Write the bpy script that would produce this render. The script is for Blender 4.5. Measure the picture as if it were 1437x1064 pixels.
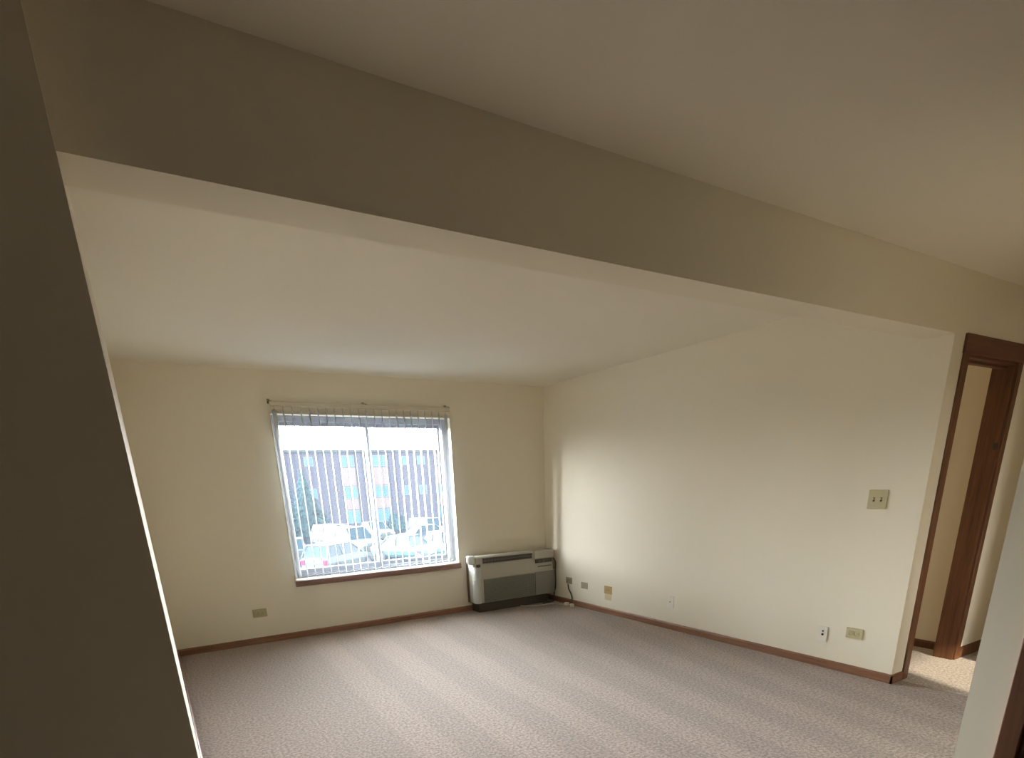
import bpy, bmesh, math, random
from mathutils import Vector, Matrix

for o in list(bpy.data.objects):
    bpy.data.objects.remove(o)
C = bpy.context.scene.collection
S = bpy.context.scene
PI = math.pi

# ------------------------------------------------------------------ camera
F, CX, CY = 802.55, 717.95, 950.9
YAW, PITCH, ROLL = 0.5392, -0.3255, -0.0383
EYE = 1.397
cyw, syw = math.cos(YAW), math.sin(YAW)
cp, sp = math.cos(PITCH), math.sin(PITCH)
fwd = Vector((syw * cp, cyw * cp, sp))
rgt = Vector((cyw, -syw, 0))
up = rgt.cross(fwd)
cr, sr = math.cos(ROLL), math.sin(ROLL)
r2 = cr * rgt + sr * up
u2 = -sr * rgt + cr * up
cam = bpy.data.cameras.new('camera')
co = bpy.data.objects.new('camera', cam)
C.objects.link(co)
co.matrix_world = Matrix(((r2.x, u2.x, -fwd.x, 0), (r2.y, u2.y, -fwd.y, 0), (r2.z, u2.z, -fwd.z, EYE), (0, 0, 0, 1)))
cam.sensor_width = 36
cam.sensor_fit = 'HORIZONTAL'
cam.lens = 36 * F / 1437
cam.shift_x = (718.5 - CX) / 1437
cam.shift_y = (CY - 532) / 1437
cam.clip_start = 0.02
cam.clip_end = 600
S.camera = co

# ------------------------------------------------------------------ exposure
S.view_settings.view_transform = 'Standard'
S.view_settings.look = 'None'
S.view_settings.gamma = 1
S.view_settings.use_curve_mapping = False
S.view_settings.exposure = 0.14
try:
    S.cycles.use_denoising = True
    S.cycles.max_bounces = 12
    S.cycles.diffuse_bounces = 8
    S.cycles.transparent_max_bounces = 16
    S.cycles.sample_clamp_indirect = 6
except Exception:
    pass

# ------------------------------------------------------------------ sky
W = bpy.data.worlds.new('sky')
S.world = W
W.use_nodes = True
nt = W.node_tree
nt.nodes.clear()
out = nt.nodes.new('ShaderNodeOutputWorld')
bg = nt.nodes.new('ShaderNodeBackground')
tc = nt.nodes.new('ShaderNodeTexCoord')
sx = nt.nodes.new('ShaderNodeSeparateXYZ')
rp = nt.nodes.new('ShaderNodeValToRGB')
nt.links.new(tc.outputs['Generated'], sx.inputs[0])
nt.links.new(sx.outputs['Z'], rp.inputs[0])
nt.links.new(rp.outputs[0], bg.inputs[0])
nt.links.new(bg.outputs[0], out.inputs[0])
e = rp.color_ramp.elements
e[0].position = 0.0
e[0].color = (0.055, 0.052, 0.05, 1)
e[1].position = 1.0
e[1].color = (0.12, 0.135, 0.15, 1)
k = e.new(0.02); k.color = (0.055, 0.052, 0.05, 1)
k = e.new(0.07); k.color = (0.97, 0.96, 0.95, 1)
k = e.new(0.22); k.color = (0.96, 0.97, 0.98, 1)
k = e.new(0.44); k.color = (0.22, 0.235, 0.25, 1)
# evening sky: the bright half lies beyond the living-room window (+y)
dm = nt.nodes.new('ShaderNodeMapRange')
dm.interpolation_type = 'SMOOTHSTEP'
dm.inputs['From Min'].default_value = -0.10
dm.inputs['From Max'].default_value = 1.0
dm.inputs['To Min'].default_value = 0.14
dm.inputs['To Max'].default_value = 1.0
az = nt.nodes.new('ShaderNodeMath')
az.operation = 'MULTIPLY_ADD'
az.inputs[1].default_value = -0.55
nt.links.new(sx.outputs['X'], az.inputs[0])
nt.links.new(sx.outputs['Y'], az.inputs[2])
nt.links.new(az.outputs[0], dm.inputs['Value'])
SKY = 205.0
ms_ = nt.nodes.new('ShaderNodeMath')
ms_.operation = 'MULTIPLY'
ms_.inputs[1].default_value = SKY
nt.links.new(dm.outputs[0], ms_.inputs[0])
nt.links.new(ms_.outputs[0], bg.inputs[1])

# low sun, entering the flat through the bedroom behind the hall
sun = bpy.data.lights.new('sun', 'SUN')
sun.energy = 6.5
sun.angle = math.radians(1.5)
sun.color = (1.0, 0.86, 0.66)
so = bpy.data.objects.new('sun', sun)
C.objects.link(so)
so.rotation_euler = Vector((0.35, 0.94, -0.40)).to_track_quat('-Z', 'Y').to_euler()
so.location = (0, -10, 12)

# added fill light, unseen in the bedroom, brightens the hall and closet
bl = bpy.data.lights.new('bedroom_fill', 'POINT')
bl.energy = 16.0
bl.color = (1.0, 0.86, 0.68)
bl.shadow_soft_size = 0.12
bo = bpy.data.objects.new('bedroom_fill', bl)
C.objects.link(bo)
bo.location = (4.0, -0.9, 2.30)

cl = bpy.data.lights.new('closet_fill', 'POINT')  # added fill behind the hall door, no fixture there
cl.energy = 5.0
cl.color = (1.0, 0.84, 0.66)
cl.shadow_soft_size = 0.15
clo = bpy.data.objects.new('closet_fill', cl)
C.objects.link(clo)
clo.location = (4.60, 3.3, 1.0)

# ------------------------------------------------------------------ dimensions
H, D, XR, XL = 2.44, 5.966, 4.139, -0.0126
YH, ZB, TH = 1.833, 2.1243, 0.17
YD = YH - 0.10
HB = 0.063
XN, YN = 2.6, 0.868            # near right wall: face and far end
YS = -2.5                      # south wall
G = -2.6                       # level of the parking lot


def portal(name, loc, rot, sx_, sy_):
    l = bpy.data.lights.new(name, 'AREA')
    l.shape = 'RECTANGLE'
    l.size = sx_
    l.size_y = sy_
    l.cycles.is_portal = True
    o = bpy.data.objects.new(name, l)
    C.objects.link(o)
    o.location = loc
    o.rotation_euler = rot
    return o


portal('window_daylight', (2.03, D + 0.17, 1.33), (-PI / 2, 0, 0), 1.80, 1.50)
portal('bedroom_daylight', (3.3, YS - 0.06, 1.45), (PI / 2, 0, 0), 1.0, 1.1)

# ------------------------------------------------------------------ materials
M = {}


def mat(name, col, rough=0.6, metal=0.0, bump=0.0, bscale=200.0, var=0.0, vscale=3.0, spec=0.5, trans=0.0):
    m = bpy.data.materials.new(name)
    m.use_nodes = True
    n = m.node_tree
    b = n.nodes['Principled BSDF']
    b.inputs['Base Color'].default_value = (*col, 1)
    b.inputs['Roughness'].default_value = rough
    b.inputs['Metallic'].default_value = metal
    b.inputs['Specular IOR Level'].default_value = spec
    t = n.nodes.new('ShaderNodeTexCoord')
    if var > 0:
        no = n.nodes.new('ShaderNodeTexNoise')
        no.inputs['Scale'].default_value = vscale
        no.inputs['Detail'].default_value = 4
        n.links.new(t.outputs['Object'], no.inputs['Vector'])
        mx = n.nodes.new('ShaderNodeMix')
        mx.data_type = 'RGBA'
        mx.inputs[6].default_value = (*[c * (1 - var) for c in col], 1)
        mx.inputs[7].default_value = (*[min(1, c * (1 + var)) for c in col], 1)
        n.links.new(no.outputs['Fac'], mx.inputs[0])
        n.links.new(mx.outputs[2], b.inputs['Base Color'])
    if bump > 0:
        no = n.nodes.new('ShaderNodeTexNoise')
        no.inputs['Scale'].default_value = bscale
        no.inputs['Detail'].default_value = 3
        n.links.new(t.outputs['Object'], no.inputs['Vector'])
        bp = n.nodes.new('ShaderNodeBump')
        bp.inputs['Strength'].default_value = bump
        bp.inputs['Distance'].default_value = 0.002
        n.links.new(no.outputs['Fac'], bp.inputs['Height'])
        n.links.new(bp.outputs[0], b.inputs['Normal'])
    if trans > 0:
        o_ = n.nodes['Material Output']
        tr = n.nodes.new('ShaderNodeBsdfTranslucent')
        tr.inputs[0].default_value = (*col, 1)
        ms = n.nodes.new('ShaderNodeMixShader')
        ms.inputs[0].default_value = trans
        n.links.new(b.outputs[0], ms.inputs[1])
        n.links.new(tr.outputs[0], ms.inputs[2])
        n.links.new(ms.outputs[0], o_.inputs[0])
    M[name] = m
    return m


mat('wall_paint', (0.84, 0.785, 0.645), 0.75, bump=0.08, bscale=120, var=0.012, vscale=1.5, spec=0.25)
mat('ceiling_paint', (0.87, 0.825, 0.705), 0.85, bump=0.12, bscale=160, var=0.01, spec=0.2)
mat('hall_paint', (0.78, 0.715, 0.58), 0.7, bump=0.05, spec=0.3)
mat('white_vinyl', (0.26, 0.27, 0.31), 0.35, var=0.02)
mat('sill_white', (0.80, 0.78, 0.72), 0.35, var=0.05, vscale=8)
mat('slat_vinyl', (0.84, 0.87, 0.89), 0.5, trans=0.42)
mat('rail_cream', (0.62, 0.56, 0.42), 0.4, var=0.03)
mat('chain', (0.75, 0.74, 0.68), 0.4)
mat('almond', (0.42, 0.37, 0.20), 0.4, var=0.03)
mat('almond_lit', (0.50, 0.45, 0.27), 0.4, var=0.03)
mat('plate_white', (0.84, 0.80, 0.70), 0.4, var=0.02)
mat('plate_grey', (0.34, 0.30, 0.20), 0.5, var=0.05)
mat('plate_tan', (0.50, 0.34, 0.14), 0.5, var=0.05)
mat('tag_yellow', (0.70, 0.60, 0.36), 0.6)
mat('unseen_wall_dark', (0.15, 0.115, 0.07), 0.5, var=0.2, vscale=2)  # unseen walls behind the camera, made dark to cut bounce light
mat('unseen_floor_dark', (0.08, 0.06, 0.04), 0.4, var=0.2, vscale=4)  # invented dark floor out of view, keeps the near room dim
mat('slot_dark', (0.03, 0.027, 0.02), 0.6)
mat('screw', (0.5, 0.46, 0.35), 0.35, metal=0.6)
mat('ac_cover', (0.43, 0.405, 0.33), 0.45, var=0.03, vscale=5)
mat('ac_corner_lit', (0.50, 0.52, 0.48), 0.4, var=0.02)
mat('ac_grille', (0.16, 0.155, 0.13), 0.5, var=0.04, vscale=6)
mat('ac_panel', (0.185, 0.185, 0.15), 0.5, var=0.03)
mat('ac_sleeve', (0.10, 0.065, 0.04), 0.6)
mat('ac_slot', (0.05, 0.042, 0.03), 0.6)
mat('ac_cap_lit', (0.86, 0.87, 0.88), 0.35)
mat('cord_dark', (0.05, 0.04, 0.03), 0.5)
mat('cord_cream', (0.52, 0.45, 0.34), 0.5)
mat('adapter', (0.75, 0.68, 0.56), 0.45)
mat('door_knob', (0.45, 0.33, 0.12), 0.3, metal=1.0)
mat('asphalt', (0.006, 0.0075, 0.012), 0.9, var=0.25, vscale=0.3, spec=0.0)
mat('roof_dark', (0.03, 0.033, 0.036), 0.9, var=0.1, spec=0.0)
mat('panel_beige', (0.085, 0.068, 0.066), 0.8, var=0.08, vscale=0.8, spec=0.0)
mat('outdoor_glass', (0.03, 0.07, 0.11), 0.15, var=0.2, vscale=0.4, spec=0.08)
mat('outdoor_frame', (0.06, 0.075, 0.085), 0.6, spec=0.0)
mat('bark', (0.09, 0.065, 0.06), 0.9, var=0.2, spec=0.0)
mat('needles', (0.014, 0.03, 0.034), 0.8, var=0.3, vscale=1.2, spec=0.0)
mat('twig_red', (0.09, 0.045, 0.04), 0.9, var=0.2, spec=0.0)
mat('shrub_green', (0.012, 0.03, 0.035), 0.8, var=0.3, vscale=2, spec=0.0)
mat('tyre', (0.02, 0.02, 0.025), 0.9, spec=0.08)
mat('hub', (0.08, 0.08, 0.09), 0.4, metal=0.6)
mat('car_glass', (0.004, 0.014, 0.022), 0.3, var=0.1, spec=0.08)
mat('paint_white', (0.034, 0.042, 0.042), 0.3, spec=0.08)
mat('paint_silver', (0.022, 0.028, 0.034), 0.3, spec=0.08)
mat('paint_blue', (0.006, 0.010, 0.03), 0.3, spec=0.08)
mat('paint_pale_green', (0.016, 0.038, 0.04), 0.3, spec=0.08)
mat('paint_grey', (0.010, 0.013, 0.021), 0.3, spec=0.08)
mat('tail_red', (0.10, 0.003, 0.02), 0.3, spec=0.08)
mat('lamp_clear', (0.2, 0.22, 0.22), 0.2, spec=0.08)
mat('mark_white', (0.025, 0.027, 0.03), 0.8, spec=0.0)
mat('bumper_grey', (0.03, 0.03, 0.036), 0.5, spec=0.08)


def wood(name, c1, c2, rough=0.4, rot=(0, 0, 0), sc=(18, 18, 1.2)):
    m = bpy.data.materials.new(name)
    m.use_nodes = True
    n = m.node_tree
    b = n.nodes['Principled BSDF']
    t = n.nodes.new('ShaderNodeTexCoord')
    mp = n.nodes.new('ShaderNodeMapping')
    mp.inputs['Rotation'].default_value = rot
    mp.inputs['Scale'].default_value = sc
    no = n.nodes.new('ShaderNodeTexNoise')
    no.inputs['Scale'].default_value = 2.5
    no.inputs['Detail'].default_value = 6
    no.inputs['Distortion'].default_value = 0.6
    r = n.nodes.new('ShaderNodeValToRGB')
    r.color_ramp.elements[0].color = (*c1, 1)
    r.color_ramp.elements[0].position = 0.3
    r.color_ramp.elements[1].color = (*c2, 1)
    r.color_ramp.elements[1].position = 0.7
    n.links.new(t.outputs['Object'], mp.inputs[0])
    n.links.new(mp.outputs[0], no.inputs['Vector'])
    n.links.new(no.outputs['Fac'], r.inputs[0])
    n.links.new(r.outputs[0], b.inputs['Base Color'])
    b.inputs['Roughness'].default_value = rough
    b.inputs['Specular IOR Level'].default_value = 0.4
    M[name] = m


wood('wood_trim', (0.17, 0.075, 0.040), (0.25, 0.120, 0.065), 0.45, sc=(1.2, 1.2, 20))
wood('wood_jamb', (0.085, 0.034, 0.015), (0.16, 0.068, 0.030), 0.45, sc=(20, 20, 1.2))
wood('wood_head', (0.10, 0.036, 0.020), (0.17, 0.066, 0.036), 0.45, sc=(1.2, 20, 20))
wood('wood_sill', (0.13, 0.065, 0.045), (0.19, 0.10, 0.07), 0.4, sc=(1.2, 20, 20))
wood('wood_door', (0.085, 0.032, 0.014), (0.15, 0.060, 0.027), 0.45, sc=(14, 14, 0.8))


def carpet(name, a, b_, stripes):
    """Cut pile: tuft-scale speckle plus the tracks a vacuum cleaner left in the pile, their sheen painted in."""
    m = bpy.data.materials.new(name)
    m.use_nodes = True
    n = m.node_tree
    N, L = n.nodes, n.links
    b = N['Principled BSDF']
    b.inputs['Roughness'].default_value = 0.95
    b.inputs['Specular IOR Level'].default_value = 0.1
    b.inputs['Sheen Weight'].default_value = 0.25
    b.inputs['Sheen Roughness'].default_value = 0.6
    t = N.new('ShaderNodeTexCoord')
    no = N.new('ShaderNodeTexNoise')
    no.inputs['Scale'].default_value = 60
    no.inputs['Detail'].default_value = 3
    no.inputs['Roughness'].default_value = 0.7
    L.new(t.outputs['Object'], no.inputs['Vector'])
    r = N.new('ShaderNodeValToRGB')
    r.color_ramp.elements[0].color = (*a, 1)
    r.color_ramp.elements[0].position = 0.40
    r.color_ramp.elements[1].color = (*b_, 1)
    r.color_ramp.elements[1].position = 0.60
    L.new(no.outputs['Fac'], r.inputs[0])
    col = r.outputs[0]
    if stripes:
        s = N.new('ShaderNodeSeparateXYZ')
        L.new(t.outputs['Object'], s.inputs[0])

        def math_(op, x, y=None, z=None):
            q = N.new('ShaderNodeMath')
            q.operation = op
            for i, v in enumerate((x, y, z)):
                if v is None:
                    continue
                if isinstance(v, (int, float)):
                    q.inputs[i].default_value = v
                else:
                    L.new(v, q.inputs[i])
            return q.outputs[0]
        # the tracks fan out a little towards the right wall
        dy = math_('SUBTRACT', s.outputs['Y'], 3.5)
        k2 = math_('POWER', math_('MAXIMUM', math_('MULTIPLY', s.outputs['X'], 0.28), 0.0), 3.0)
        sh = math_('MULTIPLY', dy, math_('MULTIPLY_ADD', k2, 0.20, 0.02))
        wob = N.new('ShaderNodeTexNoise')
        wob.inputs['Scale'].default_value = 1.3
        wob.inputs['Detail'].default_value = 2
        L.new(t.outputs['Object'], wob.inputs['Vector'])
        xx = math_('SUBTRACT', s.outputs['X'], sh)
        xx = math_('ADD', xx, math_('MULTIPLY', math_('SUBTRACT', wob.outputs['Fac'], 0.5), 0.10))
        ph = math_('FRACT', math_('DIVIDE', math_('SUBTRACT', xx, 1.03), 0.462))
        tri = math_('ABSOLUTE', math_('SUBTRACT', ph, 0.25))       # 0 in the middle of a light track
        tri = math_('MINIMUM', tri, math_('SUBTRACT', 1.0, tri))
        st = N.new('ShaderNodeMapRange')
        st.inputs['From Min'].default_value = 0.20
        st.inputs['From Max'].default_value = 0.29
        st.inputs['To Min'].default_value = 1.0
        st.inputs['To Max'].default_value = 0.0
        L.new(tri, st.inputs['Value'])
        fade = N.new('ShaderNodeMapRange')                         # no tracks left of the first one
        fade.inputs['From Min'].default_value = 0.85
        fade.inputs['From Max'].default_value = 1.05
        L.new(s.outputs['X'], fade.inputs['Value'])
        amt = math_('MULTIPLY', st.outputs[0], fade.outputs[0])
        mx = N.new('ShaderNodeMix')
        mx.data_type = 'RGBA'
        mx.blend_type = 'MULTIPLY'
        mx.inputs[0].default_value = 1.0
        br = N.new('ShaderNodeMapRange')
        br.inputs['To Min'].default_value = 0.95
        br.inputs['To Max'].default_value = 1.10
        L.new(amt, br.inputs['Value'])
        cb = N.new('ShaderNodeCombineXYZ')
        for i in range(3):
            L.new(br.outputs[0], cb.inputs[i])
        L.new(col, mx.inputs[6])
        L.new(cb.outputs[0], mx.inputs[7])
        col = mx.outputs[2]
    L.new(col, b.inputs['Base Color'])
    bp = N.new('ShaderNodeBump')
    bp.inputs['Strength'].default_value = 0.6
    bp.inputs['Distance'].default_value = 0.006
    L.new(no.outputs['Fac'], bp.inputs['Height'])
    L.new(bp.outputs[0], b.inputs['Normal'])
    M[name] = m


carpet('carpet', (0.138, 0.098, 0.073), (0.300, 0.216, 0.162), True)
carpet('hall_carpet_lit', (0.25, 0.21, 0.175), (0.52, 0.45, 0.37), False)  # paler than the living-room carpet, part of the sunlight put into the colour


def pane_material():
    """Window pane: mostly clear, with a bluish haze mixed into the glass."""
    m = bpy.data.materials.new('hazy_glass')
    m.use_nodes = True
    n = m.node_tree
    n.nodes.clear()
    o_ = n.nodes.new('ShaderNodeOutputMaterial')
    t = n.nodes.new('ShaderNodeBsdfTransparent')
    t.inputs[0].default_value = (0.93, 0.97, 1.0, 1)
    d = n.nodes.new('ShaderNodeBsdfTranslucent')
    d.inputs[0].default_value = (0.70, 0.87, 1.0, 1)
    g = n.nodes.new('ShaderNodeBsdfGlossy')
    g.inputs['Roughness'].default_value = 0.03
    a = n.nodes.new('ShaderNodeMixShader')
    a.inputs[0].default_value = HAZE
    b = n.nodes.new('ShaderNodeMixShader')
    b.inputs[0].default_value = 0.04
    n.links.new(t.outputs[0], a.inputs[1])
    n.links.new(d.outputs[0], a.inputs[2])
    n.links.new(a.outputs[0], b.inputs[1])
    n.links.new(g.outputs[0], b.inputs[2])
    n.links.new(b.outputs[0], o_.inputs[0])
    M['hazy_glass'] = m


HAZE = 0.0088
pane_material()


def brick(name, c1, c2, mort):
    m = bpy.data.materials.new(name)
    m.use_nodes = True
    n = m.node_tree
    b = n.nodes['Principled BSDF']
    b.inputs['Roughness'].default_value = 0.9
    b.inputs['Specular IOR Level'].default_value = 0.0
    t = n.nodes.new('ShaderNodeTexCoord')
    mp = n.nodes.new('ShaderNodeMapping')
    mp.inputs['Rotation'].default_value = (PI / 2, 0, 0)
    k_ = n.nodes.new('ShaderNodeTexBrick')
    k_.inputs['Scale'].default_value = 2.2
    k_.inputs['Color1'].default_value = (*c1, 1)
    k_.inputs['Color2'].default_value = (*c2, 1)
    k_.inputs['Mortar'].default_value = (*mort, 1)
    n.links.new(t.outputs['Object'], mp.inputs[0])
    n.links.new(mp.outputs[0], k_.inputs['Vector'])
    n.links.new(k_.outputs[0], b.inputs['Base Color'])
    M[name] = m


brick('brick', (0.026, 0.028, 0.042), (0.036, 0.030, 0.044), (0.030, 0.030, 0.042))


# ------------------------------------------------------------------ mesh helpers
class MB:
    def __init__(self):
        self.bm = bmesh.new()

    def box(self, x0, x1, y0, y1, z0, z1, bev=0.0, seg=2, mtx=None):
        r = bmesh.ops.create_cube(self.bm, size=1)
        vs = r['verts']
        for v in vs:
            v.co = Vector(((x0 + x1) / 2 + v.co.x * (x1 - x0), (y0 + y1) / 2 + v.co.y * (y1 - y0), (z0 + z1) / 2 + v.co.z * (z1 - z0)))
        if bev > 0:
            es = list({e_ for v in vs for e_ in v.link_edges})
            r2_ = bmesh.ops.bevel(self.bm, geom=es, offset=bev, segments=seg, affect='EDGES', profile=0.5)
            vs = list({v for f_ in r2_['faces'] for v in f_.verts} | {v for v in vs if v.is_valid})
        if mtx:
            bmesh.ops.transform(self.bm, matrix=mtx, verts=[v for v in vs if v.is_valid])
        return self

    def cyl(self, p0, p1, r0, r1=None, seg=12, cap=True):
        r1 = r0 if r1 is None else r1
        p0, p1 = Vector(p0), Vector(p1)
        d = p1 - p0
        if d.length < 1e-7:
            return self
        q = d.to_track_quat('Z', 'Y').to_matrix().to_4x4()
        bmesh.ops.create_cone(self.bm, cap_ends=cap, segments=seg, radius1=r0, radius2=r1, depth=d.length,
                              matrix=Matrix.Translation((p0 + p1) / 2) @ q)
        return self

    def tube(self, pts, r, seg=8):
        pts = [Vector(p) for p in pts]
        rings = []
        n0 = None
        for i, p in enumerate(pts):
            a = pts[max(0, i - 1)]
            b = pts[min(len(pts) - 1, i + 1)]
            tg = (b - a).normalized()
            if n0 is None:
                n0 = tg.orthogonal().normalized()
            n0 = (n0 - tg * n0.dot(tg)).normalized()
            bt = tg.cross(n0)
            rings.append([self.bm.verts.new(p + (n0 * math.cos(t) + bt * math.sin(t)) * r) for t in [2 * PI * j / seg for j in range(seg)]])
        for a, b in zip(rings, rings[1:]):
            for j in range(seg):
                self.bm.faces.new((a[j], a[(j + 1) % seg], b[(j + 1) % seg], b[j]))
        self.bm.faces.new(rings[0][::-1])
        self.bm.faces.new(rings[-1])
        return self

    def loft(self, rings, caps=True):
        rs = [[self.bm.verts.new(p) for p in r] for r in rings]
        k_ = len(rs[0])
        for a, b in zip(rs, rs[1:]):
            for j in range(k_):
                self.bm.faces.new((a[j], a[(j + 1) % k_], b[(j + 1) % k_], b[j]))
        if caps:
            self.bm.faces.new(rs[0][::-1])
            self.bm.faces.new(rs[-1])
        return self

    def prism(self, prof, axis, a0, a1):
        """profile in the two other axes, extruded along axis"""
        def pt(p, a):
            if axis == 'x':
                return (a, p[0], p[1])
            if axis == 'y':
                return (p[0], a, p[1])
            return (p[0], p[1], a)
        return self.loft([[pt(p, a0) for p in prof], [pt(p, a1) for p in prof]])

    def build(self, name, m, parent=None, smooth=False, origin=None):
        bmesh.ops.recalc_face_normals(self.bm, faces=self.bm.faces)
        me = bpy.data.meshes.new(name)
        self.bm.to_mesh(me)
        self.bm.free()
        if isinstance(m, str):
            m = M[m]
        me.materials.append(m)
        if smooth:
            for p in me.polygons:
                p.use_smooth = True
        o = bpy.data.objects.new(name, me)
        C.objects.link(o)
        if origin is not None:
            me.transform(Matrix.Translation(-Vector(origin)))
            o.location = origin
        if parent:
            o.parent = parent
        return o


def tag(o, label, cat, group=None):
    o['label'] = label
    o['category'] = cat
    if group:
        o['group'] = group
    return o


def empty(name, loc, label, cat, group=None, rz=0):
    o = bpy.data.objects.new(name, None)
    C.objects.link(o)
    o.empty_display_size = 0.1
    o.location = loc
    o.rotation_euler = (0, 0, rz)
    return tag(o, label, cat, group)


def struct(o):
    o['kind'] = 'structure'
    return o


def sempty(name, loc=(0, 0, 0)):
    o = bpy.data.objects.new(name, None)
    C.objects.link(o)
    o.location = loc
    return struct(o)


# ------------------------------------------------------------------ shell
# floors
XE = 6.2                        # east end of the hall
b = MB()
b.box(-2.6, XR + 0.12, 0.85, D, -0.08, 0)
struct(b.build('floor', 'carpet'))
b = MB()
b.box(-2.6, XR + 0.12, YS, 0.85, -0.08, 0)
struct(b.build('floor_unseen', 'unseen_floor_dark'))
b = MB()
b.box(XR + 0.12, XE, YS, 4.6, -0.08, 0)
struct(b.build('floor_hall', 'hall_carpet_lit'))
# ceiling
b = MB()
b.box(-2.7, XE + 0.1, YS - 0.12, D + 0.2, H, H + 0.12)
struct(b.build('ceiling', 'ceiling_paint'))

# back wall with window opening
WX0, WX1, WZ0, WZ1 = 1.13, 2.925, 0.575, 2.085
WT = 0.20
b = MB()
b.box(XL - 0.12, WX0, D, D + WT, -0.08, H)
b.box(WX1, XR + 0.12, D, D + WT, -0.08, H)
b.box(WX0, WX1, D, D + WT, -0.08, WZ0 - 0.02)
b.box(WX0, WX1, D, D + WT, WZ1, H)
struct(b.build('wall_back', 'wall_paint'))
# right wall of the living room (its near end is the end face beside the hall door)
b = MB()
b.box(XR, XR + 0.12, YH + 0.12, D, -0.08, H)
struct(b.build('wall_right', 'wall_paint'))
# left wall of the living room, ends towards the camera in a corner
b = MB()
b.box(XL - 0.12, XL, YD, D, -0.08, H)
b.box(-2.7, XL - 0.12, YD, YD + 0.12, -0.08, H)
struct(b.build('wall_left', 'wall_paint'))
# header over the wide opening
b = MB()
b.box(XL, XR, YH, YH + TH, ZB, H)
struct(b.build('wall_header', 'wall_paint'))
# wall with the hall door
DX0, DX1, DZ = 4.335, 5.045, 2.035
b = MB()
b.box(XR, DX0, YH, YH + 0.12, -0.08, H)
b.box(DX0, DX1, YH, YH + 0.12, DZ, H)
b.box(DX1, XE, YH, YH + 0.12, -0.08, H)
struct(b.build('wall_hall', 'wall_paint'))
# small room behind the hall door
b = MB()
b.box(5.235, 5.33, YH + 0.12, 4.6, -0.08, H)
b.box(XR + 0.12, 5.235, 4.5, 4.6, -0.08, H)
struct(b.build('wall_closet', 'hall_paint'))
# near right wall and the wall between hall and bedroom
NDY0, NDY1 = -0.12, 0.745 - 0.065
b = MB()
b.box(XN, XN + 0.12, NDY1, YN, -0.08, H)
b.box(XN, XN + 0.12, YS, NDY0, -0.08, H)
b.box(XN, XN + 0.12, NDY0, NDY1, DZ, H)
struct(b.build('wall_near', 'wall_paint'))
b = MB()
b.box(XN + 0.12, 4.06, YN - 0.12, YN, -0.08, H)
b.box(4.80, XE, YN - 0.12, YN, -0.08, H)
b.box(4.06, 4.80, YN - 0.12, YN, DZ, H)
struct(b.build('wall_bedroom', 'wall_paint'))
# outer walls behind the camera and at the hall end
b = MB()
BX0, BX1, BZ0, BZ1 = 2.80, 3.85, 0.9, 2.0
b.box(-2.7, BX0, YS - 0.12, YS, -0.08, H)
b.box(BX1, XE, YS - 0.12, YS, -0.08, H)
b.box(BX0, BX1, YS - 0.12, YS, -0.08, BZ0)
b.box(BX0, BX1, YS - 0.12, YS, BZ1, H)
struct(b.build('wall_front', 'unseen_wall_dark'))
b = MB()
b.box(-2.7, -2.6, YS, YD, -0.08, H)
struct(b.build('wall_side', 'unseen_wall_dark'))
b = MB()
b.box(XE, XE + 0.1, YS - 0.12, YH + 0.12, -0.08, H)
struct(b.build('wall_end', 'wall_paint'))


# baseboards: small wood profile, rounded top
def base_prof(h=HB, t=0.012):
    return [(0, 0), (t, 0), (t, h * 0.8), (t * 0.6, h * 0.95), (t * 0.25, h), (0, h)]


b = MB()
b.prism([(D - p[0], p[1]) for p in base_prof()], 'x', XL, XR)
struct(b.build('baseboard_back', 'wood_trim'))
b = MB()
b.prism([(XR - p[0], p[1]) for p in base_prof()], 'y', YH - 0.012, D)
b.prism([(YH - p[0], p[1]) for p in base_prof()], 'x', XR - 0.012, 4.273)
struct(b.build('baseboard_right', 'wood_trim'))
b = MB()
b.prism([(XL + p[0], p[1]) for p in base_prof()], 'y', YD, D)
b.prism([(YD - p[0], p[1]) for p in base_prof()], 'x', -2.6, XL + 0.012)
struct(b.build('baseboard_left', 'wood_trim'))
b = MB()
b.prism([(YH - p[0], p[1]) for p in base_prof(0.085)], 'x', 5.105, XE)
b.prism([(5.235 - p[0], p[1]) for p in base_prof()], 'y', YH + 0.12, 4.5)
b.prism([(YN + p[0], p[1]) for p in base_prof()], 'x', XN + 0.02, 4.0)
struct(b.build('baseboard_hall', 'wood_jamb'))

# hall door frame (no door leaf to be seen): casing, lining and head
dr = sempty('door_1', (DX0, YH, 0))


def rel(o, p):
    o.parent = p
    o.matrix_parent_inverse = Matrix.Identity(4)
    o.location = o.location - p.location
    return o


b = MB()
b.box(DX0 - 0.062, DX0 + 0.004, YH - 0.014, YH, 0, DZ + 0.06, 0.003)
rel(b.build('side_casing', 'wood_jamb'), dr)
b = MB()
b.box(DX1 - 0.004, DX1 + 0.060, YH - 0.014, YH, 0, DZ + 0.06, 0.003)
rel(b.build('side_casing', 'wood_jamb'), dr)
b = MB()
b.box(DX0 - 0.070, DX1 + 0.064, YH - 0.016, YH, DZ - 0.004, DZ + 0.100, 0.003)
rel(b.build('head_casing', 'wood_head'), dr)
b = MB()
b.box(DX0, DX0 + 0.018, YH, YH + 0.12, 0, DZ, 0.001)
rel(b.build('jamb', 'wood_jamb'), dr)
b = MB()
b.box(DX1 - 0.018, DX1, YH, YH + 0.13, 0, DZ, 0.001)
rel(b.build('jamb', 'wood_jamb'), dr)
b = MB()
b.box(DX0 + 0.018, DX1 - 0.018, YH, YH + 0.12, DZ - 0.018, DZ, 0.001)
b.box(DX0 + 0.018, DX1 - 0.018, YH + 0.05, YH + 0.085, DZ - 0.032, DZ - 0.018, 0.001)
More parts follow.
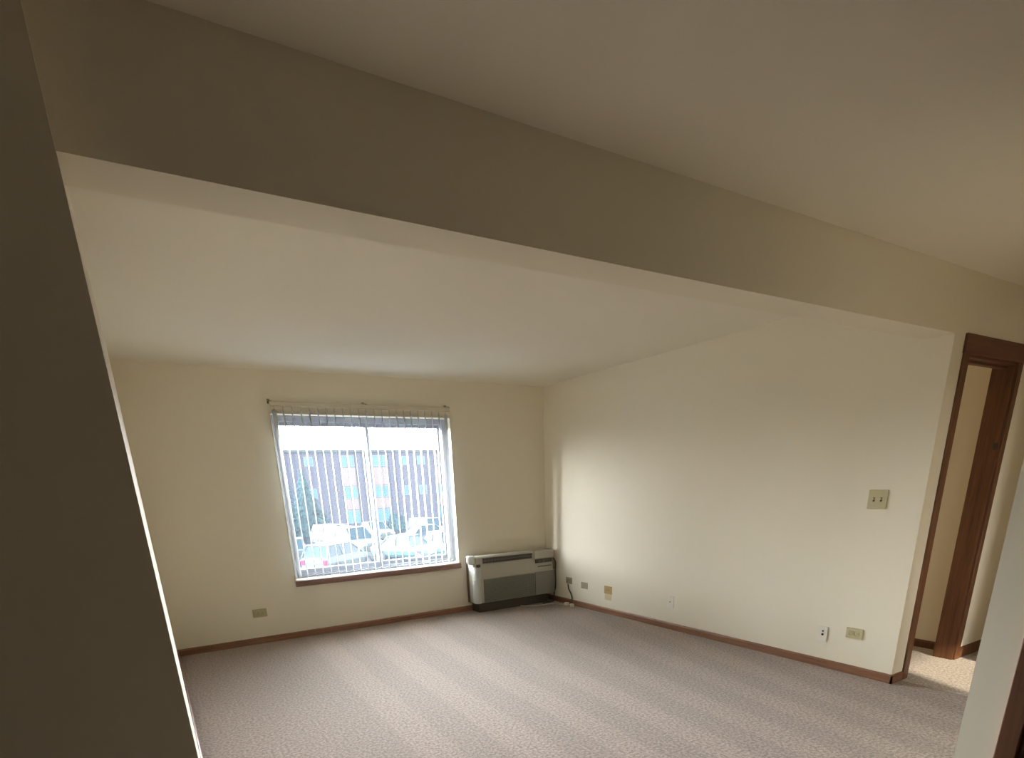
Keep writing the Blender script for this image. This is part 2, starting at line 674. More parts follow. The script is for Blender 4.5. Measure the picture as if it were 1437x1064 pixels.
rel(b.build('head_jamb', 'wood_head'), dr)
b = MB()
b.box(DX1 - 0.0195, DX1 - 0.0175, YH + 0.004, YH + 0.030, 1.50, 1.545, 0.0005)
rel(b.build('strike_plate', 'cord_dark'), dr)

# near right door: casing and closed wooden leaf
dr = sempty('door_2', (XN, NDY1, 0))
b = MB()
b.box(XN - 0.016, XN, NDY1 - 0.004, NDY1 + 0.062, 0, DZ + 0.07, 0.004)
rel(b.build('side_casing', 'wood_door'), dr)
b = MB()
b.box(XN - 0.016, XN, NDY0 - 0.062, NDY0 + 0.004, 0, DZ + 0.07, 0.004)
rel(b.build('side_casing', 'wood_door'), dr)
b = MB()
b.box(XN - 0.016, XN, NDY0 - 0.062, NDY1 + 0.062, DZ - 0.004, DZ + 0.062, 0.004)
rel(b.build('head_casing', 'wood_door'), dr)
b = MB()
b.box(XN + 0.020, XN + 0.058, NDY0 + 0.01, NDY1 - 0.01, 0.012, DZ - 0.008, 0.002)
lf = rel(b.build('door_leaf', 'wood_door'), dr)
b = MB()
b.box(XN, XN + 0.12, NDY1 - 0.018, NDY1, 0, DZ, 0.001)
b.box(XN, XN + 0.12, NDY0, NDY0 + 0.018, 0, DZ, 0.001)
rel(b.build('jamb', 'wood_door'), dr)
b = MB()
b.cyl((XN + 0.02, NDY0 + 0.07, 0.95), (XN - 0.03, NDY0 + 0.07, 0.95), 0.012)
b.cyl((XN - 0.03, NDY0 + 0.07, 0.95), (XN - 0.06, NDY0 + 0.07, 0.95), 0.026, 0.022, 20)
rel(b.build('knob', 'door_knob', smooth=False), dr)

# window in the bedroom (out of sight; lets the low sun through)
wb = sempty('window_2', (BX0, YS, BZ0))
b = MB()
for a in ((BX0, BX0 + 0.04, BZ0, BZ1), (BX1 - 0.04, BX1, BZ0, BZ1), (BX0, BX1, BZ0, BZ0 + 0.04), (BX0, BX1, BZ1 - 0.04, BZ1)):
    b.box(a[0], a[1], YS - 0.09, YS - 0.05, a[2], a[3])
rel(b.build('window_frame', 'white_vinyl'), wb)

# ------------------------------------------------------------------ living-room window
wn = sempty('window_1', (WX0, D, WZ0))
FY = D + 0.12
b = MB()
fw = 0.045
b.box(WX0, WX0 + fw, FY, FY + 0.07, WZ0, WZ1, 0.004)
b.box(WX1 - fw, WX1, FY, FY + 0.07, WZ0, WZ1, 0.004)
b.box(WX0 + fw, WX1 - fw, FY, FY + 0.07, WZ1 - 0.055, WZ1, 0.004)
b.box(WX0 + fw, WX1 - fw, FY, FY + 0.07, WZ0, WZ0 + 0.045, 0.004)
rel(b.build('window_frame', 'white_vinyl'), wn)
XM = 2.055


def sash(x0, x1, y0, y1):
    b = MB()
    s_ = 0.04
    z0, z1 = WZ0 + 0.04, WZ1 - 0.05
    b.box(x0, x0 + s_, y0, y1, z0, z1, 0.003)
    b.box(x1 - s_, x1, y0, y1, z0, z1, 0.003)
    b.box(x0 + s_, x1 - s_, y0, y1, z1 - 0.04, z1, 0.003)
    b.box(x0 + s_, x1 - s_, y0, y1, z0, z0 + 0.045, 0.003)
    o = rel(b.build('sash', 'white_vinyl'), wn)
    ym = (y0 + y1) / 2
    b = MB()
    b.box(x0 + s_, x1 - s_, ym - 0.0001, ym + 0.0001, z0 + 0.045, z1 - 0.04)
    # a single-sided sheet of hazy glass
    b.bm.free()
    b = MB()
    vs = [b.bm.verts.new(p) for p in ((x0 + s_, ym, z0 + 0.045), (x1 - s_, ym, z0 + 0.045), (x1 - s_, ym, z1 - 0.04), (x0 + s_, ym, z1 - 0.04))]
    b.bm.faces.new(vs)
    g = b.build('pane', 'hazy_glass', o)
    g.matrix_parent_inverse = Matrix.Identity(4)
    g.location = Vector((0, 0, 0)) - Vector(wn.location) - Vector(o.location)
    return o


def fixpane(o):
    for c in o.children:
        c.location = (0, 0, 0)


fixpane(sash(WX0 + fw - 0.005, XM + 0.025, FY + 0.010, FY + 0.034))
fixpane(sash(XM - 0.025, WX1 - fw + 0.005, FY + 0.038, FY + 0.062))
b = MB()
b.box(XM - 0.012, XM + 0.016, FY - 0.004, FY + 0.010, 1.28, 1.36, 0.003)
rel(b.build('latch', 'white_vinyl'), wn)

# white sill slab with the brown stool nosing in front: trim_1 and trim_2
b = MB()
b.box(WX0, WX1, D - 0.002, FY, WZ0 - 0.02, WZ0, 0.002)
struct(b.build('trim_1', 'sill_white'))
b = MB()
b.box(WX0 - 0.012, WX1 + 0.018, D - 0.030, D, WZ0 - 0.064, WZ0 - 0.006, 0.004)
struct(b.build('trim_2', 'wood_sill'))
# thin corner bead round the opening
b = MB()
for a in ((WX0 - 0.010, WX0 + 0.002, WZ0, WZ1 + 0.010), (WX1 - 0.002, WX1 + 0.010, WZ0, WZ1 + 0.010), (WX0, WX1, WZ1 - 0.002, WZ1 + 0.010)):
    b.box(a[0], a[1], D - 0.006, D + 0.002, a[2], a[3], 0.002)
struct(b.build('trim_3', 'wall_paint'))

# ------------------------------------------------------------------ vertical blind
YB = D - 0.066
vb = empty('vertical_blind', (2.0, YB, 2.12), 'white vertical blind with open slats hanging across the living room window', 'blind')
SC = YB / D
b = MB()
b.prism([(YB - 0.022, 2.140), (YB + 0.022, 2.140), (YB + 0.022, 2.172), (YB + 0.014, 2.178), (YB - 0.014, 2.178), (YB - 0.022, 2.172)], 'x', 1.125, 2.895)
rel(b.build('head_rail', 'rail_cream'), vb)
for x in (1.128, 2.0, 2.880):
    b = MB()
    b.box(x - 0.012, x + 0.012, YB - 0.024, D, 2.176, 2.182, 0.001)
    b.box(x - 0.012, x + 0.012, D - 0.006, D - 0.0005, 2.165, 2.205, 0.001)
    b.cyl((x, D - 0.006, 2.196), (x, D - 0.010, 2.196), 0.004)
    rel(b.build('bracket', 'plate_grey'), vb)
NS = 23
X0, X1 = 1.155, 2.850
SW = 0.084
ZT, ZBt = 2.105, 0.603


def slat_mesh(width=SW):
    b = MB()
    n_ = 6
    prof = []
    for i in range(n_ + 1):
        u = -0.5 + i / n_
        prof.append((0.006 * (1 - (2 * u) ** 2), u * width))
    ring = prof + [(p[0] - 0.0009, p[1]) for p in reversed(prof)]
    b.loft([[(p[0], p[1], 0) for p in ring], [(p[0], p[1], ZT - ZBt) for p in ring]])
    return b


random.seed(4)
first = None
cfirst = None
for i in range(NS):
    x = X0 + (X1 - X0) * i / (NS - 1)
    loc = Vector((x, YB, ZBt)) - vb.location
    if first is None:
        first = slat_mesh().build('slat', 'slat_vinyl', vb, smooth=True)
        o = first
        b = MB()
        b.cyl((0, 0, 2.085 - ZBt), (0, 0, 2.142 - ZBt), 0.004, seg=8)
        b.box(-0.004, 0.004, -0.014, 0.014, 2.096 - ZBt, 2.112 - ZBt, 0.001)
        cfirst = b.build('carrier', 'rail_cream', vb)
        c = cfirst
    else:
        o = first.copy(); C.objects.link(o); o.parent = vb
        c = cfirst.copy(); C.objects.link(c); c.parent = vb
    a = math.radians(-16 + random.uniform(-4, 4))
    if i == 0:
        a = math.radians(-38)
    if i == NS - 1:
        a = math.radians(-48)
    o.location = loc
    c.location = loc
    o.rotation_euler = (0, 0, a)
    c.rotation_euler = (0, 0, a)
b = MB()
for s in (-1, 1):
    pts = []
    for i in range((NS - 1) * 4 + 1):
        x = X0 + (X1 - X0) * i / ((NS - 1) * 4)
        pts.append((x, YB + s * 0.040, ZBt + 0.018 - 0.010 * math.sin(PI * (i % 4) / 4)))
    b.tube(pts, 0.0018, 5)
rel(b.build('bottom_chain', 'chain'), vb)

# ------------------------------------------------------------------ air conditioner
AX0, AX1, AZ0, AZ1 = 3.00, 4.10, 0.115, 0.640
AYF = D - 0.24
ac = empty('air_conditioner', (3.55, D - 0.12, 0.115), 'beige grey through-wall air conditioner with louvred front in the corner', 'air conditioner')


def acp(b, name, m, smooth=False, parent=None):
    o = b.build(name, m, smooth=smooth)
    if parent is None:
        return rel(o, ac)
    o.parent = parent
    return o


b = MB()
b.box(AX0 + 0.012, AX1 - 0.012, AYF + 0.13, D - 0.001, AZ0 - 0.012, AZ1 - 0.02, 0.004)
acp(b, 'wall_sleeve', 'ac_sleeve')
b = MB()
b.box(AX0 + 0.06, AX1 - 0.07, AYF + 0.06, D - 0.014, 0.0, AZ0 + 0.004, 0.002)
acp(b, 'shade_block', 'ac_slot')  # dark block standing in for the shade under the unit
# front cover: plan outline with rounded front corners, top rolled back
b = MB()
R_ = 0.045


def plan(inset, yoff):
    pts = [(AX0 + inset, AYF + 0.15)]
    for i in range(7):
        a = PI + i * PI / 12
        pts.append((AX0 + inset + R_ + R_ * math.cos(a), AYF + yoff + R_ + R_ * math.sin(a)))
    for i in range(7):
        a = 1.5 * PI + i * PI / 12
        pts.append((AX1 - inset - R_ + R_ * math.cos(a), AYF + yoff + R_ + R_ * math.sin(a)))
    pts.append((AX1 - inset, AYF + 0.15))
    return pts


rings = []
for z, ins, yo in ((AZ0, 0.004, 0.012), (AZ0 + 0.01, 0, 0.004), (0.392, 0, 0.0), (0.404, 0, 0.010), (0.545, 0, 0.016), (0.625, 0.0, 0.022), (0.636, 0.004, 0.030), (AZ1, 0.014, 0.044)):
    rings.append([(p[0], p[1], z) for p in plan(ins, yo)])
b.loft(rings)
acp(b, 'front_cover', 'ac_cover', smooth=False)
# rounded left corner and its cap, window light put into their pale colours
b = MB()
rr = []
for z, s_ in ((AZ0 - 0.002, 0.9), (AZ0 + 0.01, 1), (0.500, 1), (0.520, 0.9), (0.532, 0.6)):
    rr.append([(AX0 + 0.045 + 0.050 * s_ * math.cos(t), AYF + 0.047 + 0.052 * s_ * math.sin(t), z) for t in [2 * PI * j / 20 for j in range(20)]])
b.loft(rr)
acp(b, 'corner_post', 'ac_corner_lit', smooth=True)
b = MB()
b.box(AX0 - 0.055, AX0 + 0.022, AYF + 0.02, AYF + 0.10, 0.560, 0.655, 0.018, 4)
acp(b, 'end_cap', 'ac_cap_lit', smooth=True)
b = MB()
b.box(AX0 + 0.03, AX0 + 0.075, AYF - 0.004, AYF + 0.03, 0.525, 0.556, 0.006)
acp(b, 'latch', 'ac_slot')
# discharge grille in the upper front
b = MB()
b.box(3.115, 3.775, AYF + 0.008, AYF + 0.03, 0.560, 0.622)
dg = acp(b, 'discharge_grille', 'ac_slot')
b = MB()
for i in range(34):
    x = 3.125 + 0.64 * i / 33
    b.box(x - 0.0015, x + 0.0015, AYF + 0.004, AYF + 0.016, 0.562, 0.620)
for z in (0.5615, 0.591, 0.6205):
    b.box(3.115, 3.775, AYF + 0.002, AYF + 0.018, z - 0.0022, z + 0.0022)
acp(b, 'grille_fins', 'ac_grille', parent=dg)
# control lid and the slot under it
b = MB()
b.box(3.805, 4.088, AYF + 0.000, AYF + 0.10, 0.545, 0.640, 0.010, 3)
acp(b, 'control_lid', 'ac_cover')
b = MB()
b.box(3.822, 4.060, AYF + 0.002, AYF + 0.03, 0.496, 0.538)
cs = acp(b, 'control_panel', 'ac_slot')
for x in (3.87, 3.93):
    b = MB()
    b.cyl((x, AYF + 0.003, 0.515), (x, AYF - 0.006, 0.515), 0.010, seg=14)
    acp(b, 'control_knob', 'ac_grille', parent=cs)
b = MB()
b.box(3.86, 4.05, AYF + 0.000, AYF + 0.02, 0.448, 0.460, 0.002)
acp(b, 'data_strip', 'ac_panel')
# intake grille with horizontal louvres (lower front)
b = MB()
b.box(3.105, 3.800, AYF - 0.004, AYF + 0.01, 0.122, 0.385)
gr = acp(b, 'intake_grille', 'ac_grille')
b = MB()
for i in range(15):
    z = 0.132 + 0.245 * i / 14
    b.prism([(AYF - 0.004, z + 0.006), (AYF - 0.014, z - 0.003), (AYF - 0.012, z - 0.006), (AYF - 0.004, z - 0.001)], 'x', 3.105, 3.800)
acp(b, 'louvres', 'ac_panel', parent=gr)
b = MB()
b.box(3.808, 4.090, AYF - 0.008, AYF + 0.01, 0.122, 0.395, 0.003)
acp(b, 'filter_panel', 'ac_panel')
b = MB()
b.box(3.098, 4.092, AYF - 0.006, AYF + 0.01, 0.388, 0.404, 0.003)
acp(b, 'front_ledge', 'ac_cover')


def bez(pts, n=8):
    """Catmull-Rom through the points"""
    P = [Vector(p) for p in pts]
    P = [P[0] * 2 - P[1]] + P + [P[-1] * 2 - P[-2]]
    o = []
    for i in range(1, len(P) - 2):
        for j in range(n):
            t = j / n
            a, b_, c, d = P[i - 1], P[i], P[i + 1], P[i + 2]
            o.append(0.5 * ((2 * b_) + (-a + c) * t + (2 * a - 5 * b_ + 4 * c - d) * t * t + (-a + 3 * b_ - 3 * c + d) * t ** 3))
    o.append(P[-2])
    return o


b = MB()
b.tube(bez([(4.085, AYF + 0.01, 0.535), (4.108, AYF + 0.0, 0.48), (4.118, AYF + 0.02, 0.38), (4.120, AYF + 0.02, 0.2), (4.112, AYF + 0.04, 0.09), (4.09, AYF + 0.02, 0.012), (4.02, AYF + 0.0, 0.009), (3.9, AYF - 0.02, 0.009)]), 0.0075)
tag(b.build('power_cord', 'cord_dark', smooth=True), 'dark power cord hanging down the right side of the air conditioner', 'cord')
b = MB()
b.tube(bez([(3.62, D - 0.19, 0.008), (3.72, D - 0.30, 0.008), (3.85, D - 0.33, 0.008), (3.97, D - 0.36, 0.008), (4.03, D - 0.44, 0.008), (4.055, 5.45, 0.009)]), 0.006)
tag(b.build('floor_cable', 'cord_cream', smooth=True), 'cream cable lying on the carpet below the air conditioner', 'cable')

# two small pale adapters on the carpet
for i, (x, y, rz, lab) in enumerate(((4.065, 5.445, 0.3, 'small pale plug on the carpet, left one of the two near the corner'), (4.060, 5.335, -0.4, 'small pinkish plug on the carpet, right one of the two near the corner'))):
    ep = empty('plug', (x, y, 0), lab, 'plug', rz=rz)
    b = MB()
    b.box(-0.022, 0.022, -0.028, 0.028, 0.001, 0.036, 0.008, 3)
    b.build('plug_body', 'adapter', ep, smooth=True)
    for s in (-0.008, 0.008):
        b = MB()
        b.box(s - 0.001, s + 0.001, 0.028, 0.044, 0.012, 0.022)
        b.build('prong', 'screw', ep)


# ------------------------------------------------------------------ wall plates
def plate(name, axis, pos, w, h, m, kind, label, cat, group=None):
    """axis 'r': right wall (faces -x); 'b': back wall (faces -y). Local frame: u across, v up, n out of the wall."""
    e_ = empty(name, pos, label, cat, group)

    def B(b, u0, u1, v0, v1, n0, n1, bev=0.0, seg=2):
        if axis == 'r':
            b.box(-n1, -n0, -u1, -u0, v0, v1, bev, seg)
        else:
            b.box(u0, u1, -n1, -n0, v0, v1, bev, seg)

    def cyl(b, u, v, n0, n1, r):
        if axis == 'r':
            b.cyl((-n0, -u, v), (-n1, -u, v), r, seg=12)
        else:
            b.cyl((u, -n0, v), (u, -n1, v), r, seg=12)
    b = MB()
    B(b, -w / 2, w / 2, -h / 2, h / 2, 0.0005, 0.0075, 0.003, 3)
    b.build('cover_plate', m, e_)
    if kind == 'switch2':
        for u in (-0.023, 0.023):
            b = MB()
            B(b, u - 0.006, u + 0.006, -0.013, 0.013, 0.0075, 0.0085)
            f = b.build('switch_slot', 'slot_dark', e_)
            b = MB()
            B(b, u - 0.0045, u + 0.0045, -0.002, 0.010, 0.008, 0.019, 0.002)
            b.build('toggle', m, f)
            for v in (-0.030, 0.030):
                b = MB()
                cyl(b, u, v, 0.0075, 0.0085, 0.0032)
                b.build('screw', 'screw', e_)
    elif kind in ('outlet_h', 'outlet_v'):
        for s in (-0.020, 0.020):
            u, v = (s, 0) if kind == 'outlet_h' else (0, s)
            b = MB()
            B(b, u - 0.0155, u + 0.0155, v - 0.0155, v + 0.0155, 0.0075, 0.0095, 0.004, 3)
            f = b.build('receptacle', m, e_)
            b = MB()
            for q in (-0.006, 0.006):
                if kind == 'outlet_h':
                    B(b, u - 0.004, u + 0.004, v + q - 0.001, v + q + 0.001, 0.0095, 0.0099)
                else:
                    B(b, u + q - 0.001, u + q + 0.001, v - 0.001, v + 0.008, 0.0095, 0.0099)
            cyl(b, u + (0.009 if kind == 'outlet_h' else 0), v - (0 if kind == 'outlet_h' else 0.007), 0.0094, 0.0099, 0.0024)
            b.build('slots', 'slot_dark', f)
        b = MB()
        cyl(b, 0, 0, 0.0075, 0.0088, 0.003)
        b.build('screw', 'screw', e_)
    elif kind in ('jack_v', 'jack_h'):
        b = MB()
        cyl(b, 0, 0, 0.0075, 0.016, 0.0065)
        b.build('jack', 'screw', e_)
        for s in (-0.042, 0.042):
            b = MB()
            u, v = (s, 0) if kind == 'jack_h' else (0, s)
            cyl(b, u, v, 0.0075, 0.0086, 0.003)
            b.build('screw', 'screw', e_)
    elif kind == 'jack2_v':
        for v in (0.022, -0.004):
            b = MB()
            cyl(b, 0.004, v, 0.0075, 0.013, 0.0085 if v < 0 else 0.006)
            b.build('jack', 'slot_dark', e_)
    return e_


plate('light_switch', 'r', (XR, 2.108, 1.214), 0.122, 0.122, 'almond_lit', 'switch2', 'almond double light switch plate high on the right wall', 'light switch')
plate('outlet', 'r', (XR, 2.120, 0.299), 0.118, 0.074, 'almond_lit', 'outlet_h', 'almond sideways outlet low on the right wall, nearest the hall door', 'outlet')
plate('phone_jack', 'r', (XR, 2.350, 0.253), 0.074, 0.112, 'plate_white', 'jack2_v', 'white upright jack plate with two dark holes beside the almond outlet', 'wall jack')
plate('cable_jack', 'r', (XR, 3.870, 0.268), 0.078, 0.114, 'plate_white', 'jack_v', 'cream upright jack plate alone in the middle of the right wall', 'wall jack')
o = plate('outlet', 'r', (XR, 4.782, 0.262), 0.125, 0.085, 'plate_tan', 'outlet_h', 'orange tan sideways outlet low on the right wall', 'outlet')
plate('cable_jack', 'r', (XR, 5.197, 0.260), 0.118, 0.072, 'plate_grey', 'jack_h', 'grey sideways jack plate between tan outlet and corner outlet', 'wall jack')
plate('outlet', 'r', (XR, 5.492, 0.284), 0.115, 0.074, 'plate_grey', 'outlet_h', 'grey sideways outlet on the right wall closest to the room corner', 'outlet')
plate('outlet', 'b', (0.745, D, 0.300), 0.128, 0.080, 'almond', 'outlet_h', 'almond sideways outlet on the window wall left of the window', 'outlet')

# yellowish strip under the tan outlet, and the dark cord with its plug by the corner
b = MB()
b.box(XR - 0.004, XR - 0.0008, 4.728, 4.836, 0.150, 0.219, 0.001)
tag(b.build('blank_cover', 'tag_yellow'), 'small yellowish strip on the wall just under the tan outlet', 'cover')
b = MB()
b.tube(bez([(XR - 0.012, 5.50, 0.243), (XR - 0.016, 5.485, 0.19), (XR - 0.02, 5.44, 0.145), (XR - 0.03, 5.40, 0.10), (XR - 0.05, 5.37, 0.05), (XR - 0.05, 5.36, 0.012)]), 0.0065)
tag(b.build('wall_cord', 'cord_dark', smooth=True), 'short dark cord hanging from the corner outlet to the floor', 'cord')

# ------------------------------------------------------------------ outdoors
b = MB()
b.box(-60, 120, D + 1.0, 160, G - 0.3, G)
struct(b.build('ground', 'asphalt'))
b = MB()
for i in range(12):
    x = 2 + i * 2.9
    b.box(x, x + 0.12, 27.5, 32.5, G, G + 0.01)
    b.box(x + 1, x + 1.12, 48.5, 52, G, G + 0.003)
b.build('bay_lines', 'mark_white', bpy.data.objects['ground'])['kind'] = 'stuff'
# apartment block
BY = 62.0
ab = empty('apartment_building', (18, BY, G), 'long three storey brick apartment building across the parking lot', 'building')
b = MB()
b.box(6.0, 31.5, BY, BY + 6, G, 5.1)
rel(b.build('brick_wall', 'brick'), ab)
b = MB()
b.box(5.8, 31.7, BY - 0.25, BY + 6.2, 5.1, 5.35)
rel(b.build('roof_edge', 'roof_dark'), ab)
rows = ((3.70, 4.80), (0.60, 1.80), (-1.90, -0.58))
pans = ((1.85, 3.62), (-0.50, 0.55))


def facade_window(x0, x1, z0, z1):
    b = MB()
    t = 0.09
    for a in ((x0, x0 + t, z0, z1), (x1 - t, x1, z0, z1), (x0 + t, x1 - t, z0, z0 + t), (x0 + t, x1 - t, z1 - t, z1), ((x0 + x1) / 2 - 0.04, (x0 + x1) / 2 + 0.04, z0 + t, z1 - t)):
        b.box(a[0], a[1], BY - 0.10, BY + 0.02, a[2], a[3])
    f = rel(b.build('window', 'outdoor_frame'), ab)
    b = MB()
    b.box(x0 + t, x1 - t, BY - 0.04, BY - 0.01, z0 + t, z1 - t)
    b.build('pane', 'outdoor_glass', f)


for cx0, cx1 in ((10.4, 11.9), (17.75, 19.2), (21.1, 22.6), (28.2, 29.6)):
    for z0, z1 in rows:
        facade_window(cx0, cx1, z0, z1)
    for z0, z1 in pans:
        b = MB()
        b.box(cx0, cx1, BY - 0.08, BY + 0.02, z0, z1)
        rel(b.build('spandrel_panel', 'panel_beige'), ab)
for cx in (14.6, 24.5, 26.6):
    for z0, z1 in rows[:2]:
        facade_window(cx - 0.45, cx + 0.45, z0 + 0.1, z1 - 0.1)


# trees
def branch(b, p, d, r, L_, depth, rng, spread=0.5):
    q = p + d * L_
    b.cyl(p, q, r, r * 0.65, 6, False)
    if depth == 0:
        for _ in range(4):      # fine twigs
            e_ = q + Vector((rng.uniform(-1, 1), rng.uniform(-1, 1), rng.uniform(-0.3, 1))) * 0.6
            w_ = Vector((rng.uniform(-1, 1), rng.uniform(-1, 1), rng.uniform(-1, 1))) * 0.09
            vs = [b.bm.verts.new(c) for c in (q + w_, q - w_, e_)]
            b.bm.faces.new(vs)
        return
    for i in range(rng.choice((2, 3, 3))):
        a = Vector((rng.uniform(-1, 1), rng.uniform(-1, 1), rng.uniform(-0.25, 0.8)))
        nd = (d + a * spread).normalized()
        s = rng.uniform(0.55, 1.0)
        branch(b, p + d * L_ * s, nd, r * 0.66, L_ * rng.uniform(0.62, 0.8), depth - 1, rng, spread)


def bare_tree(x, y, h, seed, label, m='bark', group=None):
    rng = random.Random(seed)
    b = MB()
    b.bm = bmesh.new()
    branch(b, Vector((0, 0, 0)), Vector((0, 0, 1)), h * 0.026, h * 0.30, 5, rng, 0.62)
    o = b.build('bare_tree', m)
    o.location = (x, y, G)
    return tag(o, label, 'tree', group)


def evergreen(x, y, h, r, seed, label):
    e_ = empty('evergreen_tree', (x, y, G), label, 'tree')
    b = MB()
    b.cyl((0, 0, 0), (0, 0, h * 0.9), 0.16, 0.03, 8)
    b.build('trunk', 'bark', e_)
    rng = random.Random(seed)
    b = MB()
    for i in range(420):
        t = rng.random() ** 0.8
        z = h * (0.08 + 0.92 * t)
        rad = r * (1 - t) * rng.uniform(0.75, 1.1) + 0.05
        a = rng.uniform(0, 2 * PI)
        p0 = Vector((0, 0, z + 0.15))
        p1 = Vector((rad * math.cos(a), rad * math.sin(a), z - rad * 0.3))
        side = Vector((-math.sin(a), math.cos(a), 0)) * rad * 0.28
        v = [b.bm.verts.new(c) for c in (p0, (p0 + p1) / 2 + side, p1, (p0 + p1) / 2 - side, (p0 + p1) / 2 + Vector((0, 0, 0.12)))]
        b.bm.faces.new((v[0], v[1], v[4])); b.bm.faces.new((v[1], v[2], v[4]))
        b.bm.faces.new((v[2], v[3], v[4])); b.bm.faces.new((v[3], v[0], v[4]))
    b.build('foliage', 'needles', e_)


evergreen(9.3, 52, 10.2, 2.3, 1, 'tall pale evergreen at the left edge of the window view')
evergreen(12.2, 55, 5.9, 2.6, 2, 'broad dark evergreen standing against the brick building')
GT = 'bare trees rising behind the apartment building'
bare_tree(9.5, 92, 14.0, 5, 'bare tree behind the left end of the apartment roof', group=GT)
bare_tree(17.0, 80, 11.0, 8, 'round bare tree crown just left of the window mullion', group=GT)
bare_tree(20.0, 82, 10.4, 12, 'bare tree behind the middle of the apartment roof', group=GT)
bare_tree(34.5, 80, 11.5, 15, 'bare tree at the far right of the roof line', group=GT)
bare_tree(25.5, 54, 8.6, 21, 'reddish bare tree in front of the right end of the building', m='twig_red')
bare_tree(10.6, 74, 11.5, 23, 'reddish bare tree left of the apartment roof', m='twig_red')


def shrub(x, y, r, h, seed, label):
    rng = random.Random(seed)
    b = MB()
    for i in range(260):
        a = rng.uniform(0, 2 * PI)
        ph = math.acos(rng.uniform(0, 1))
        k_ = rng.uniform(0.75, 1.0)
        c = Vector((r * k_ * math.sin(ph) * math.cos(a), r * k_ * math.sin(ph) * math.sin(a), h * k_ * math.cos(ph)))
        s = 0.22
        vs = [b.bm.verts.new(c + Vector((rng.uniform(-s, s), rng.uniform(-s, s), rng.uniform(-s, s)))) for _ in range(3)]
        b.bm.faces.new(vs)
    bmesh.ops.create_icosphere(b.bm, subdivisions=2, radius=0.8, matrix=Matrix.Diagonal((r, r, h, 1)))
    o = b.build('shrub', 'shrub_green')
    o.location = (x, y, G)
    tag(o, label, 'shrub')


shrub(13.8, 58.5, 1.8, 2.6, 3, 'round dark shrub at the foot of the brick wall')
shrub(21.6, 58.0, 1.1, 1.7, 6, 'low shrub below the second column of apartment windows')


# ------------------------------------------------------------------ cars
def ring_car(x, zb, zt, hw, hwt, zm=None):
    zm = zm if zm is not None else zb + (zt - zb) * 0.55
    return [(x, -hw * 0.92, zb), (x, -hw, zb + 0.12), (x, -hw, zm), (x, -hwt, zt), (x, -hwt * 0.4, zt + 0.02), (x, hwt * 0.4, zt + 0.02), (x, hwt, zt), (x, hw, zm), (x, hw, zb + 0.12), (x, hw * 0.92, zb)]


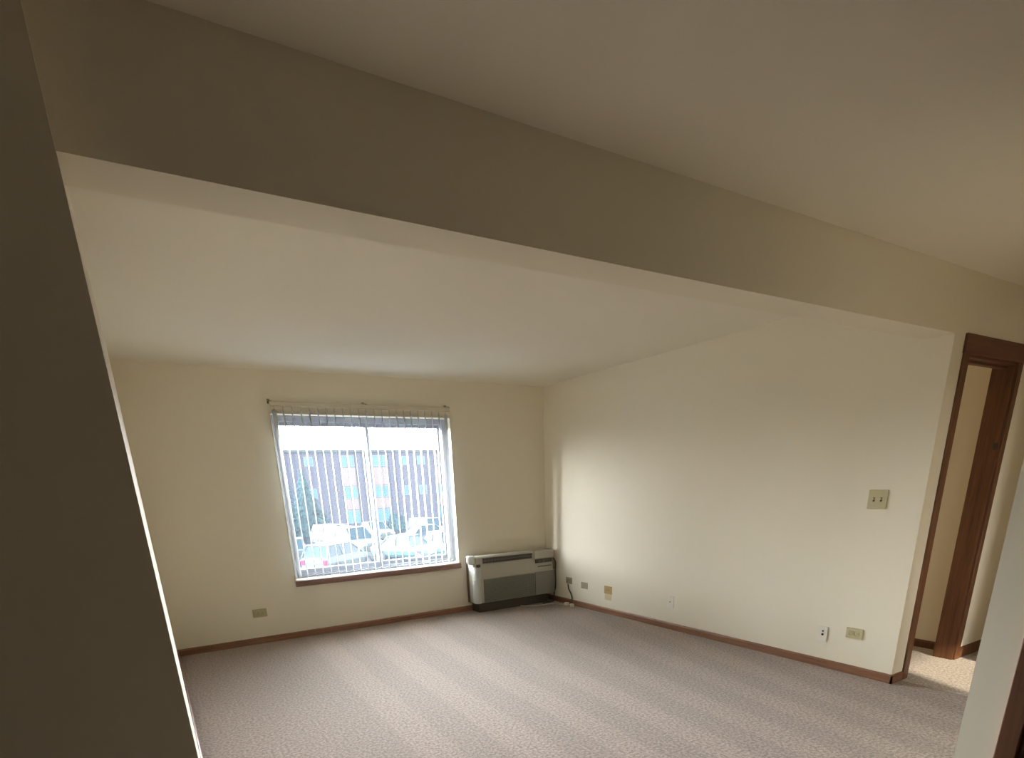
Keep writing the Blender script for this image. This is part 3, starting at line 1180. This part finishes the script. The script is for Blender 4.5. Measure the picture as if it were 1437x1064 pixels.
def car(name, x, y, rz, L_, wd, ht, paint, label, style='sedan', group='cars in the parking lot'):
    """local x forward; wheels on the ground"""
    e_ = empty(name, (x, y, G), label, 'car', group, rz)
    hw = wd / 2
    zb, belt = 0.28, 0.62 * ht
    b = MB()
    hood = belt - 0.06
    st = [(-L_ / 2, belt - 0.22, 0.86), (-L_ / 2 + 0.12, belt - 0.02, 0.97), (-L_ * 0.2, belt + 0.02, 1.0), (L_ * 0.16, belt, 1.0), (L_ * 0.36, hood - 0.04, 0.97), (L_ / 2 - 0.14, hood - 0.14, 0.92), (L_ / 2, hood - 0.30, 0.80)]
    b.loft([ring_car(sx_, zb + (0.06 if abs(sx_) > L_ * 0.42 else 0), z, hw * w_, hw * w_ * 0.93) for sx_, z, w_ in st])
    b.build('body', paint, e_, smooth=False)
    if style == 'sedan':
        g = [(-L_ * 0.34, belt - 0.02), (-L_ * 0.20, ht - 0.03), (L_ * 0.06, ht - 0.03), (L_ * 0.22, belt - 0.03)]
    elif style == 'hatch':
        g = [(-L_ * 0.47, belt - 0.02), (-L_ * 0.40, ht - 0.04), (L_ * 0.06, ht - 0.03), (L_ * 0.24, belt - 0.03)]
    else:
        g = [(-L_ * 0.47, belt - 0.02), (-L_ * 0.43, ht - 0.04), (L_ * 0.08, ht - 0.03), (L_ * 0.22, belt - 0.03)]
    b = MB()
    hwb, hwt_ = hw * 0.90, hw * 0.72
    v = []
    for s in (-1, 1):
        v.append([b.bm.verts.new((g[0][0], s * hwb, g[0][1])), b.bm.verts.new((g[1][0], s * hwt_, g[1][1])), b.bm.verts.new((g[2][0], s * hwt_, g[2][1])), b.bm.verts.new((g[3][0], s * hwb, g[3][1]))])
    b.bm.faces.new(v[0]); b.bm.faces.new(v[1][::-1])
    for i in range(4):
        j = (i + 1) % 4
        b.bm.faces.new((v[0][i], v[1][i], v[1][j], v[0][j]))
    b.build('windows', 'car_glass', e_)
    b = MB()
    b.box(g[1][0] - 0.04, g[2][0] + 0.04, -hwt_ - 0.02, hwt_ + 0.02, ht - 0.06, ht, 0.025, 2)
    # pillars
    for s in (-1, 1):
        for a, c in ((g[0], g[1]), (g[3], g[2])):
            b.cyl((a[0], s * hwb, a[1]), (c[0], s * hwt_, c[1] + 0.01), 0.05, 0.04, 6)
        xm = (g[1][0] + g[2][0]) / 2
        b.cyl((xm, s * (hwb + 0.01), belt), (xm, s * hwt_, ht - 0.04), 0.045, 0.035, 6)
    b.build('roof', paint, e_)
    for sx_ in (-L_ * 0.31, L_ * 0.32):
        for s in (-1, 1):
            b = MB()
            b.cyl((sx_, s * (hw - 0.20), 0.33), (sx_, s * (hw + 0.01), 0.33), 0.33, seg=20)
            w_ = b.build('wheel', 'tyre', e_)
            b = MB()
            b.cyl((sx_, s * (hw + 0.0), 0.33), (sx_, s * (hw + 0.02), 0.33), 0.19, seg=12)
            b.build('wheel_hub', 'hub', w_)
    for s in (-1, 1):
        b = MB()
        b.box(L_ / 2 - 0.14, L_ / 2 - 0.02, s * hw * 0.68 - 0.17, s * hw * 0.68 + 0.17, hood - 0.34, hood - 0.19, 0.03)
        b.build('headlight', 'lamp_clear', e_)
        b = MB()
        b.box(-L_ / 2 - 0.02, -L_ / 2 + 0.14, s * hw * 0.74 - 0.13, s * hw * 0.74 + 0.13, belt - 0.36, belt - 0.10, 0.03)
        b.build('tail_light', 'tail_red', e_)
    b = MB()
    b.box(L_ / 2 - 0.05, L_ / 2 + 0.06, -hw * 0.85, hw * 0.85, 0.26, 0.46, 0.04)
    b.build('front_bumper', 'bumper_grey' if style != 'sedan' else paint, e_)
    b = MB()
    b.box(-L_ / 2 - 0.08, -L_ / 2 + 0.05, -hw * 0.85, hw * 0.85, 0.26, 0.48, 0.04)
    b.build('rear_bumper', paint, e_)
    return e_


R = math.radians
car('car', 8.1, 30.6, R(38), 4.1, 1.75, 1.50, 'paint_white', 'white hatchback with a red tail light, nearest car at the left', 'hatch')
car('car', 10.9, 37.2, R(-75), 4.6, 1.9, 1.80, 'paint_white', 'white sport utility car facing the window behind the hatchback', 'suv')
car('car', 11.6, 43.0, R(-70), 4.7, 1.85, 1.70, 'paint_blue', 'dark blue car with pale roof behind the white utility car', 'suv')
car('car', 12.6, 32.2, R(-60), 4.4, 1.8, 1.42, 'paint_pale_green', 'pale green sedan just right of the window mullion')
car('car', 15.2, 32.6, R(-80), 4.4, 1.8, 1.45, 'paint_grey', 'grey sedan at the lower right corner of the window view')
car('car', 19.8, 45.5, R(-80), 4.5, 1.85, 1.60, 'paint_silver', 'silver car high at the right behind the grey sedan', 'suv')
car('car', 6.9, 36.5, R(80), 4.5, 1.8, 1.45, 'paint_silver', 'silver sedan at the far left of the parking lot')
car('car', 15.8, 47.5, R(-85), 4.4, 1.8, 1.5, 'paint_white', 'small white car far back left of the mullion')
car('car', 17.5, 40.5, R(5), 4.4, 1.8, 1.42, 'paint_grey', 'grey sedan standing sideways in the middle of the lot')
